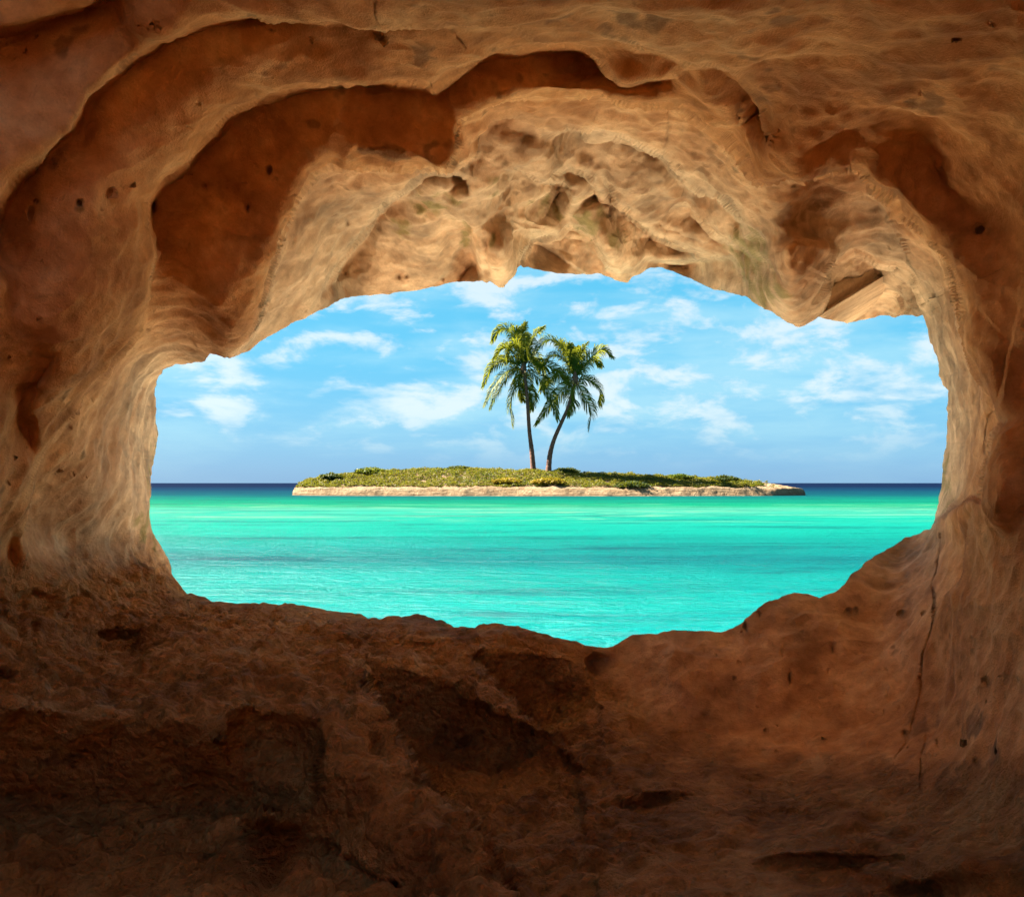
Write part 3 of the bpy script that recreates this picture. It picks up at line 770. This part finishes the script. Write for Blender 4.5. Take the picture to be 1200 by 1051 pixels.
wav = t.noise(t.vmul(P, (0.9, 3.0, 1)), 1.0, 8, 0.64, 0.3)
wav2 = t.noise(t.vmul(P, (7, 12.0, 1)), 1.0, 5, 0.6, 0.3)
hh = t.math('ADD', wav, t.math('MULTIPLY', wav2, 0.22))
bp = t.new('ShaderNodeBump'); bp.inputs['Distance'].default_value = 0.26; bp.inputs['Strength'].default_value = 0.8
t.link(hh, bp.inputs['Height']); t.link(bp.outputs[0], gl.inputs['Normal']); t.link(bp.outputs[0], df.inputs['Normal'])
mx = t.new('ShaderNodeMixShader'); mx.inputs[0].default_value = 0.025
t.link(df.outputs[0], mx.inputs[1]); t.link(gl.outputs[0], mx.inputs[2])
t.link(mx.outputs[0], out.inputs[0])
M_SEA = m
ys = np.concatenate([np.linspace(-40, 6, 8)[:-1], np.geomspace(6, 40, 110), np.geomspace(41, 400, 60), np.geomspace(450, 50000, 30)])
xs = np.concatenate([-np.geomspace(50000, 20, 40), np.linspace(-19, 19, 60), np.geomspace(20, 50000, 40)])
def sea_z(x, y):
    p = np.stack([x.ravel() * 0.55, y.ravel() * 1.5, np.zeros(x.size)], 1)
    n = perlin(p).reshape(x.shape) + 0.5 * perlin(p * 2.1 + 5).reshape(x.shape)
    return 0.035 * n * np.clip(1 - (y - 15) / 25, 0, 1) * (np.abs(x) < 21)
me = grid_mesh("sea", xs, ys, sea_z)
tag(link("sea", me, [M_SEA]), "turquoise sea darkening to deep blue at the horizon", kind='structure')

# ------------------------------------------------------------------ island
IY = 126.0                       # distance of its crest
K = F / IY
def ix(p): return (p - CX) / K
TOP = [(344,581),(347,575),(352,568),(360,564),(400,558),(450,554),(500,552),(550,552),(600,553),(650,555),(700,557),(760,559),(800,561),(850,564),(885,567),(905,568),(930,571),(936,575),(941,582)]
tpx = np.array([p[0] for p in TOP], float); tpy = np.array([p[1] for p in TOP], float)
IX0, IX1 = ix(345), ix(940)
def crest(x): return np.maximum(np.interp(x * K + CX, tpx, EYE - (tpy - CY) / K), 0)
def half_depth(x):
    u = (x - IX0) / (IX1 - IX0)
    return 11.5 * np.clip(4 * u * (1 - u), 0, 1) ** 0.38 + 0.01
def island_z(x, y):
    hd = half_depth(x); v = (y - IY) / hd
    c = crest(x)
    n = fbm(np.stack([x.ravel() * .55, y.ravel() * .55, np.zeros(x.size)], 1), 4).reshape(x.shape)
    n2 = fbm(np.stack([x.ravel() * .16, y.ravel() * .16, np.ones(x.size)], 1), 3).reshape(x.shape)
    av = np.abs(v) + 0.10 * n2 + 0.05 * n
    bluff = np.minimum(c * 0.8, 1.0 + 0.35 * n2 + 0.2 * n) * (1 - sstep(av, 0.86, 0.99))
    dome = np.maximum(c - 1.0, 0) * (1 - sstep(av, 0.05, 0.86))
    z = bluff + dome + 0.13 * n * (av < 0.97)
    z = z + 0.10 * ridged(np.stack([x.ravel() * .9, y.ravel() * .9, z.ravel() * 3], 1), 3).reshape(x.shape) * (av < 0.96)
    return z - 1.2 * sstep(av, 0.97, 1.10)
m, t, out = new_mat("island_limestone")
g = t.new('ShaderNodeNewGeometry'); P = g.outputs['Position']
lay = t.noise(t.vmul(P, (0.25, 0.25, 5.0)), 1.0, 7, 0.65, 0.6)
spk = t.noise(P, 2.2, 8, 0.7, 0.5)
c = t.ramp(t.math('ADD', t.math('MULTIPLY', lay, 0.5), t.math('MULTIPLY', spk, 0.5)), [(0.36, (0.115, 0.062, 0.033)), (0.48, (0.20, 0.135, 0.077)), (0.62, (0.27, 0.20, 0.127))])
szz = t.new('ShaderNodeSeparateXYZ'); t.link(P, szz.inputs[0])
wet = t.math('SUBTRACT', 1.0, t.smooth(t.math('ADD', szz.outputs[2], t.math('MULTIPLY', spk, 0.2)), 0.22, 0.42))
c = t.mix(t.math('MULTIPLY', wet, 0.6), c, (0.10, 0.075, 0.045))
bs = t.new('ShaderNodeBsdfPrincipled'); t.link(c, bs.inputs['Base Color']); bs.inputs['Roughness'].default_value = 0.95
bs.inputs['Specular IOR Level'].default_value = 0.1
bp = t.new('ShaderNodeBump'); bp.inputs['Distance'].default_value = 0.5; t.link(t.math('ADD', lay, spk), bp.inputs['Height'])
t.link(bp.outputs[0], bs.inputs['Normal']); t.link(bs.outputs[0], out.inputs[0])
M_ISL = m
me = grid_mesh("island", np.linspace(IX0 - 1, IX1 + 1, 520), np.linspace(IY - 14, IY + 14, 200), island_z)
tag(link("island", me, [M_ISL]), "low sandy limestone island with a green back out in the sea", kind='structure')

def leaf_mat(name, stops, scale, transl=0.35):
    m, t, out = new_mat(name)
    g = t.new('ShaderNodeNewGeometry')
    nz = t.noise(g.outputs['Position'], scale, 4, 0.6, 0.5)
    rv = t.math('ADD', t.math('MULTIPLY', nz, 0.75), t.math('MULTIPLY', g.outputs['Random Per Island'], 0.25))
    c = t.ramp(rv, [(p_, tuple(0.47 * v_ for v_ in c_)) for p_, c_ in stops])
    bs = t.new('ShaderNodeBsdfPrincipled'); t.link(c, bs.inputs['Base Color']); bs.inputs['Roughness'].default_value = 0.5
    bs.inputs['Specular IOR Level'].default_value = 0.12
    tr = t.new('ShaderNodeBsdfTranslucent'); t.link(t.mix(0.5, c, (0.30, 0.30, 0.02)), tr.inputs[0])
    mx = t.new('ShaderNodeMixShader'); mx.inputs[0].default_value = transl
    t.link(bs.outputs[0], mx.inputs[1]); t.link(tr.outputs[0], mx.inputs[2]); t.link(mx.outputs[0], out.inputs[0])
    return m

def leaf_cloud(name, pts, size, mat, parent=None, up=0.5):
    n = len(pts)
    nr = rng.normal(size=(n, 3)); nr[:, 2] = np.abs(nr[:, 2]) + up; nr /= np.linalg.norm(nr, axis=1)[:, None]
    a = np.cross(nr, rng.normal(size=(n, 3))); a /= np.linalg.norm(a, axis=1)[:, None]
    b = np.cross(nr, a)
    sz = size * rng.uniform(0.6, 1.4, n)[:, None]
    c = np.asarray(pts)
    Vv = np.stack([c - a * sz, c - b * sz * .45, c + a * sz, c + b * sz * .45], 1).reshape(-1, 3)
    return link(name, mesh_np(name, Vv, np.arange(4 * n).reshape(-1, 4), smooth=False), [mat], parent)

M_COVER = leaf_mat("island_scrub", [(0.33, (0.03, 0.06, 0.008)), (0.43, (0.09, 0.13, 0.010)), (0.50, (0.19, 0.19, 0.012)), (0.56, (0.34, 0.23, 0.016)), (0.65, (0.09, 0.12, 0.012))], 0.16)
N = 180000
gx = rng.uniform(ix(352), ix(896), N); gv = rng.uniform(-0.86, 0.6, N)
gy = IY + gv * half_depth(gx)
gz = island_z(gx, gy)
clump = fbm(np.stack([gx * .8, gy * .8, np.zeros(N)], 1), 3)
patch = fbm(np.stack([gx * .22, gy * .22, np.full(N, 7.)], 1), 3)
lim = 0.74 + 0.14 * patch
keep = (np.abs(gv) < lim) & (clump > -0.32 + 0.6 * sstep(gx, ix(860), ix(900)))
hgt = np.clip(0.30 + 0.5 * clump, 0.05, 0.8) * rng.random(N) ** 0.6
pts = np.stack([gx, gy, gz + hgt], 1)[keep]
go = leaf_cloud("ground_cover", pts, 0.105, M_COVER)
tag(go, "low green and yellow scrub covering the back of the island", "scrub", kind='stuff')

BUSH_D = leaf_mat("dark_bush_leaf", [(0.35, (0.020, 0.045, 0.010)), (0.6, (0.055, 0.10, 0.016))], 0.8, 0.2)
BUSH_Y = leaf_mat("ochre_bush_leaf", [(0.35, (0.32, 0.21, 0.02)), (0.6, (0.52, 0.33, 0.025))], 0.8, 0.3)
BUSH_G = leaf_mat("green_bush_leaf", [(0.35, (0.07, 0.13, 0.012)), (0.6, (0.15, 0.22, 0.018))], 0.8, 0.3)
m, t, out = new_mat("twig_wood")
bs = t.new('ShaderNodeBsdfPrincipled'); bs.inputs['Roughness'].default_value = 0.9
g = t.new('ShaderNodeNewGeometry')
t.link(t.ramp(t.noise(g.outputs['Position'], 9, 4), [(0.3, (0.06, 0.04, 0.025)), (0.7, (0.13, 0.09, 0.055))]), bs.inputs['Base Color'])
t.link(bs.outputs[0], out.inputs[0]); M_TWIG = m

def tube(path, radii, n=8):
    path = np.asarray(path, float); m_ = len(path)
    tg = np.gradient(path, axis=0); tg /= np.linalg.norm(tg, axis=1)[:, None]
    ref = np.array([0.3, 1.0, 0.2]); ref /= np.linalg.norm(ref)
    a = np.cross(tg, ref); a /= np.linalg.norm(a, axis=1)[:, None]; b = np.cross(tg, a)
    th = np.arange(n) / n * 2 * math.pi
    Vv = path[:, None] + (a[:, None] * np.cos(th)[None, :, None] + b[:, None] * np.sin(th)[None, :, None]) * np.asarray(radii)[:, None, None]
    i = (np.arange(m_ - 1)[:, None] * n + np.arange(n)[None]).reshape(-1)
    j = (np.arange(m_ - 1)[:, None] * n + (np.arange(n)[None] + 1) % n).reshape(-1)
    return Vv.reshape(-1, 3), np.stack([i, j, j + n, i + n], 1)

def merge(parts):
    Vs, Fs, o = [], [], 0
    for v, f in parts:
        Vs.append(v); Fs.append(np.asarray(f) + o); o += len(v)
    return np.concatenate(Vs), np.concatenate(Fs)

def empty(name, loc):
    o = bpy.data.objects.new(name, None); col.objects.link(o); o.location = loc
    o.empty_display_size = 0.3
    return o

def bush(pxx, v, rx, rz, mat, label):
    x = ix(pxx); y = IY + v * half_depth(np.array([x]))[0]; z = island_z(np.array([x]), np.array([y]))[0]
    root = empty("bush", (x, y, z + 0.08))
    tag(root, label, "bush", "bushes standing out of the island scrub")
    n = int(1100 * rx * rz)
    d = rng.normal(size=(n, 3)); d /= np.linalg.norm(d, axis=1)[:, None]; d[:, 2] = np.abs(d[:, 2])
    rr = (0.55 + 0.45 * rng.random(n)) * (1 + 0.35 * fbm(d * 2.2 + x, 2))
    leaf_cloud("foliage", np.stack([d[:, 0] * rr * rx, d[:, 1] * rr * rx * .7, d[:, 2] * rr * rz + .1], 1), 0.17, mat, root)
    st = []
    for k in range(5):
        e = np.array([random.uniform(-.6, .6) * rx, random.uniform(-.4, .4) * rx, rz * .7])
        st.append(tube([np.array([0, 0, -.2]), e * .5 + [0, 0, .1], e], [.05, .035, .015], 5))
    v_, f_ = merge(st)
    link("stem", mesh_np("stem", v_, f_), [M_TWIG], root)

bush(731, -0.78, 2.6, 0.75, BUSH_D, "dark green bush at the front edge of the island, right of the palms")
bush(640, -0.60, 2.6, 0.65, BUSH_Y, "ochre yellow bush just below the two palm trunks")
bush(594, -0.60, 2.1, 0.60, BUSH_Y, "smaller ochre yellow bush on the island slope, left of the palm trunks")
bush(663, -0.05, 1.9, 0.70, BUSH_D, "small dark green bush on the crest at the foot of the right palm")
bush(436, -0.1, 2.4, 0.75, BUSH_G, "mid green bush on the crest near the left end of the island")
bush(392, -0.3, 1.7, 0.70, BUSH_D, "dark green bush nearest the left tip of the island")
bush(846, -0.2, 2.0, 0.65, BUSH_D, "dark green bush near the right end of the island scrub")
bush(793, -0.2, 2.0, 0.55, BUSH_G, "mid green bush between the palms and the bare right tip")
bush(538, 0.0, 2.2, 0.6, BUSH_D, "dark green bush on the highest part of the island left of the palms")

# ------------------------------------------------------------------ palms
M_FROND = leaf_mat("palm_leaf", [(0.30, (0.045, 0.10, 0.010)), (0.48, (0.15, 0.22, 0.014)), (0.66, (0.36, 0.35, 0.025))], 0.45, 0.45)
m, t, out = new_mat("palm_trunk_bark")
g = t.new('ShaderNodeNewGeometry'); P = g.outputs['Position']
wvn = t.noise(t.vmul(P, (1.2, 1.2, 7.0)), 1.0, 6, 0.6, 0.4)
spk = t.noise(P, 5, 6, 0.7)
bs = t.new('ShaderNodeBsdfPrincipled'); bs.inputs['Roughness'].default_value = 0.9
t.link(t.ramp(t.math('ADD', t.math('MULTIPLY', wvn, .6), t.math('MULTIPLY', spk, .4)), [(0.35, (0.055, 0.022, 0.014)), (0.6, (0.15, 0.065, 0.040))]), bs.inputs['Base Color'])
bp = t.new('ShaderNodeBump'); bp.inputs['Distance'].default_value = 0.12; t.link(wvn, bp.inputs['Height']); t.link(bp.outputs[0], bs.inputs['Normal'])
t.link(bs.outputs[0], out.inputs[0]); M_TRUNK = m
m, t, out = new_mat("coconut_husk")
g = t.new('ShaderNodeNewGeometry')
bs = t.new('ShaderNodeBsdfPrincipled'); bs.inputs['Roughness'].default_value = 0.6
t.link(t.ramp(t.noise(g.outputs['Position'], 4, 3), [(0.35, (0.11, 0.065, 0.018)), (0.65, (0.24, 0.14, 0.03))]), bs.inputs['Base Color'])
t.link(bs.outputs[0], out.inputs[0]); M_NUT = m

ZS = 240 / 1051.0
def zp(u, v): return 520 + u * ZS, 360 + v * ZS       # enlarged tracing -> photo pixel
def wpt(u, v, y=IY):
    a, b = zp(u, v)
    return np.array([(a - CX) / F * y, y, EYE - (b - CY) / F * y])

def catmull(P, n):
    P = np.asarray(P, float); P = np.vstack([2 * P[0] - P[1], P, 2 * P[-1] - P[-2]])
    out_ = []
    segs = len(P) - 3
    for u in np.linspace(0, segs - 1e-6, n):
        k = int(u); f = u - k
        a, b, c, d = P[k:k + 4]
        out_.append(0.5 * ((2 * b) + (c - a) * f + (2 * a - 5 * b + 4 * c - d) * f * f + (3 * b - a - 3 * c + d) * f ** 3))
    return np.array(out_)

def frond_mesh(path3, width):
    n = 44
    p = catmull(path3, n)
    tg = np.gradient(p, axis=0); tg /= np.linalg.norm(tg, axis=1)[:, None]
    parts = [tube(p, np.linspace(0.075, 0.012, n), 5)]
    side = np.cross(tg, [0, 0, 1.0])
    # frond plane: mostly the picture-wide sideways of the rachis, steadied along its length
    sd = side.mean(0); side = side * 0.5 + sd * 0.5 + np.array([0, 0.35, 0])
    rot = math.copysign(random.uniform(R(30), R(62)), random.random() - 0.5)
    side = side * math.cos(rot) + np.cross(tg, side) * math.sin(rot)
    side -= (side * tg).sum(1)[:, None] * tg
    side /= np.linalg.norm(side, axis=1)[:, None] + 1e-9
    upv = np.cross(side, tg)
    upv *= np.sign(upv[:, 2:3] + 1e-6)
    L, Q = [], []
    for k in range(3, n):
        u = k / (n - 1)
        ln = width * (0.45 + 0.75 * math.sin(math.pi * min(1, u * 0.86 + 0.16))) * random.uniform(0.85, 1.1)
        for sg in (-1, 1):
            for rep in (0, 0.5):
                b0 = p[k] - tg[k] * rep * np.linalg.norm(p[k] - p[k - 1])
                d = side[k] * sg * (0.85 - 0.45 * u) + tg[k] * (0.45 + 0.55 * u) + upv[k] * 0.28
                d += np.array([random.gauss(0, .10), random.gauss(0, .10), random.gauss(0, .10)])
                d /= np.linalg.norm(d)
                wv_ = np.cross(d, upv[k]); wv_ /= np.linalg.norm(wv_) + 1e-9
                hw = 0.050
                q0 = b0; q1 = b0 + d * ln * .45
                d2 = d * 0.75 + np.array([0.06, 0, -0.52]); d2 /= np.linalg.norm(d2)
                q2 = q1 + d2 * ln * .32
                d3 = d * 0.35 + np.array([0.06, 0, -0.78]); d3 /= np.linalg.norm(d3)
                q3 = q2 + d3 * ln * .28
                o = len(L)
                for qq, hh_ in ((q0, hw * .6), (q1, hw), (q2, hw * .85), (q3, hw * .12)):
                    L.append(qq - wv_ * hh_); L.append(qq + wv_ * hh_)
                for i in range(3):
                    Q.append((o + 2 * i, o + 2 * i + 1, o + 2 * i + 3, o + 2 * i + 2))
    parts.append((np.array(L), np.array(Q)))
    return merge(parts)

def palm(label, trunk, crown, fronds, nuts, y0):
    basew = wpt(*trunk[0], y0)
    root = empty("palm_tree", basew)
    tag(root, label, "palm tree", "palm trees on the island")
    path = catmull([wpt(a, b, y0) - basew + np.array([0, 0, -0.5 if i == 0 else 0]) for i, (a, b) in enumerate(trunk)], 60)
    rr = np.interp(np.linspace(0, 1, 60), [0, .08, .35, 1], [.47, .38, .28, .20])
    rr = rr * (1 + 0.05 * (np.arange(60) % 3 == 0))
    v, f = tube(path, rr, 14)
    link("trunk", mesh_np("trunk", v, f), [M_TRUNK], root)
    cw = wpt(*crown, y0) - basew
    # fibrous heart of the crown
    hp = np.array([cw + [0, 0, -.9], cw + [0, 0, -.4], cw + [0, 0, .1], cw + [0, 0, .8], cw + [0, 0, 1.3]])
    v, f = tube(hp, [.22, .42, .45, .25, .05], 10)
    v += 0.06 * rng.normal(size=v.shape)
    link("crown_heart", mesh_np("crown_heart", v, f), [M_TRUNK], root)
    for pts, depth in fronds:
        n = len(pts); p3 = []
        for i, (a, b) in enumerate(pts):
            u = i / (n - 1)
            p3.append(wpt(a, b, y0) - basew + np.array([0, depth * u, 0]))
        p3[0] = cw * 0.75 + p3[0] * 0.25
        v, f = frond_mesh(p3, 1.62)
        link("frond", mesh_np("frond", v, f, smooth=False), [M_FROND], root)
    for (a, b, dy) in nuts:
        c = wpt(a, b, y0) - basew + np.array([0, dy, 0])
        th = np.linspace(0, math.pi, 9)
        pth = np.stack([np.zeros(9), np.zeros(9), -np.cos(th) * .26], 1) + c
        v, f = tube(pth + np.array([[0, 0, 0]]), np.maximum(np.sin(th) * .19 * (1 + .12 * np.cos(th)), .004), 10)
        link("coconut", mesh_np("coconut", v, f), [M_NUT], root)

palm("taller coconut palm with an almost straight trunk, left of the pair on the island",
     [(462, 848), (452, 740), (440, 640), (432, 520), (424, 420), (412, 330)], (410, 312),
     [([(410,305),(385,200),(340,118),(285,112),(248,168)], 1.0), ([(410,305),(402,200),(400,150),(420,88)], -0.5),
      ([(415,300),(440,200),(470,140),(515,98)], 1.0), ([(400,300),(345,222),(300,218),(258,272)], -1.5),
      ([(400,300),(330,270),(250,300),(200,405)], 0.8), ([(400,310),(330,330),(260,410),(212,505)], -1.0),
      ([(400,315),(340,345),(280,430),(240,512)], 1.4), ([(405,325),(365,410),(345,510),(350,610)], -1.0),
      ([(415,325),(428,400),(448,455),(450,518)], 0.8), ([(425,320),(500,380),(555,470),(585,575)], -1.2),
      ([(425,305),(500,295),(590,330),(640,400)], -0.6), ([(415,300),(380,205),(345,215),(330,290)], -2.2),
      ([(412,300),(430,210),(440,180),(425,128)], 1.6), ([(408,305),(370,180),(370,130),(395,110)], -1.2),
      ([(420,305),(450,250),(500,290),(520,380)], 2.0), ([(405,315),(385,390),(400,440),(405,470)], 1.8),
      ([(408,300),(400,215),(420,225),(440,280)], -2.4), ([(400,300),(300,262),(260,290),(225,350)], 2.2)],
     [(392, 330, -.4), (420, 338, -.45), (407, 350, -.3), (436, 325, -.2), (380, 318, .2), (428, 348, .3)], IY)
palm("shorter coconut palm leaning right on a curved trunk, right of the pair on the island",
     [(536, 842), (545, 760), (566, 680), (605, 590), (640, 510), (664, 420), (672, 385)], (675, 368),
     [([(675,365),(630,235),(555,172),(500,195),(452,258)], -0.8), ([(670,362),(625,270),(560,245),(515,290)], 1.2),
      ([(672,360),(660,270),(645,230),(650,188)], 0.8), ([(680,360),(695,270),(712,225),(735,190)], -0.6),
      ([(685,355),(735,285),(805,222),(858,258)], -0.8), ([(688,368),(750,375),(800,420),(806,498)], 0.8),
      ([(684,380),(715,450),(752,535),(744,628)], -1.0), ([(672,385),(655,440),(660,500),(645,555)], -0.6),
      ([(662,380),(610,420),(545,500),(474,598)], 1.0), ([(662,372),(600,345),(540,365),(500,420)], 1.8),
      ([(680,362),(690,280),(672,225),(690,200)], 1.8),
      ([(675,362),(655,260),(615,205),(570,165)], 1.4),
      ([(688,360),(720,300),(770,262),(815,290)], 2.0)],
     [(662, 388, -.4), (688, 392, -.35), (675, 402, -.4), (698, 378, .1), (655, 376, .2)], IY - 1.0)
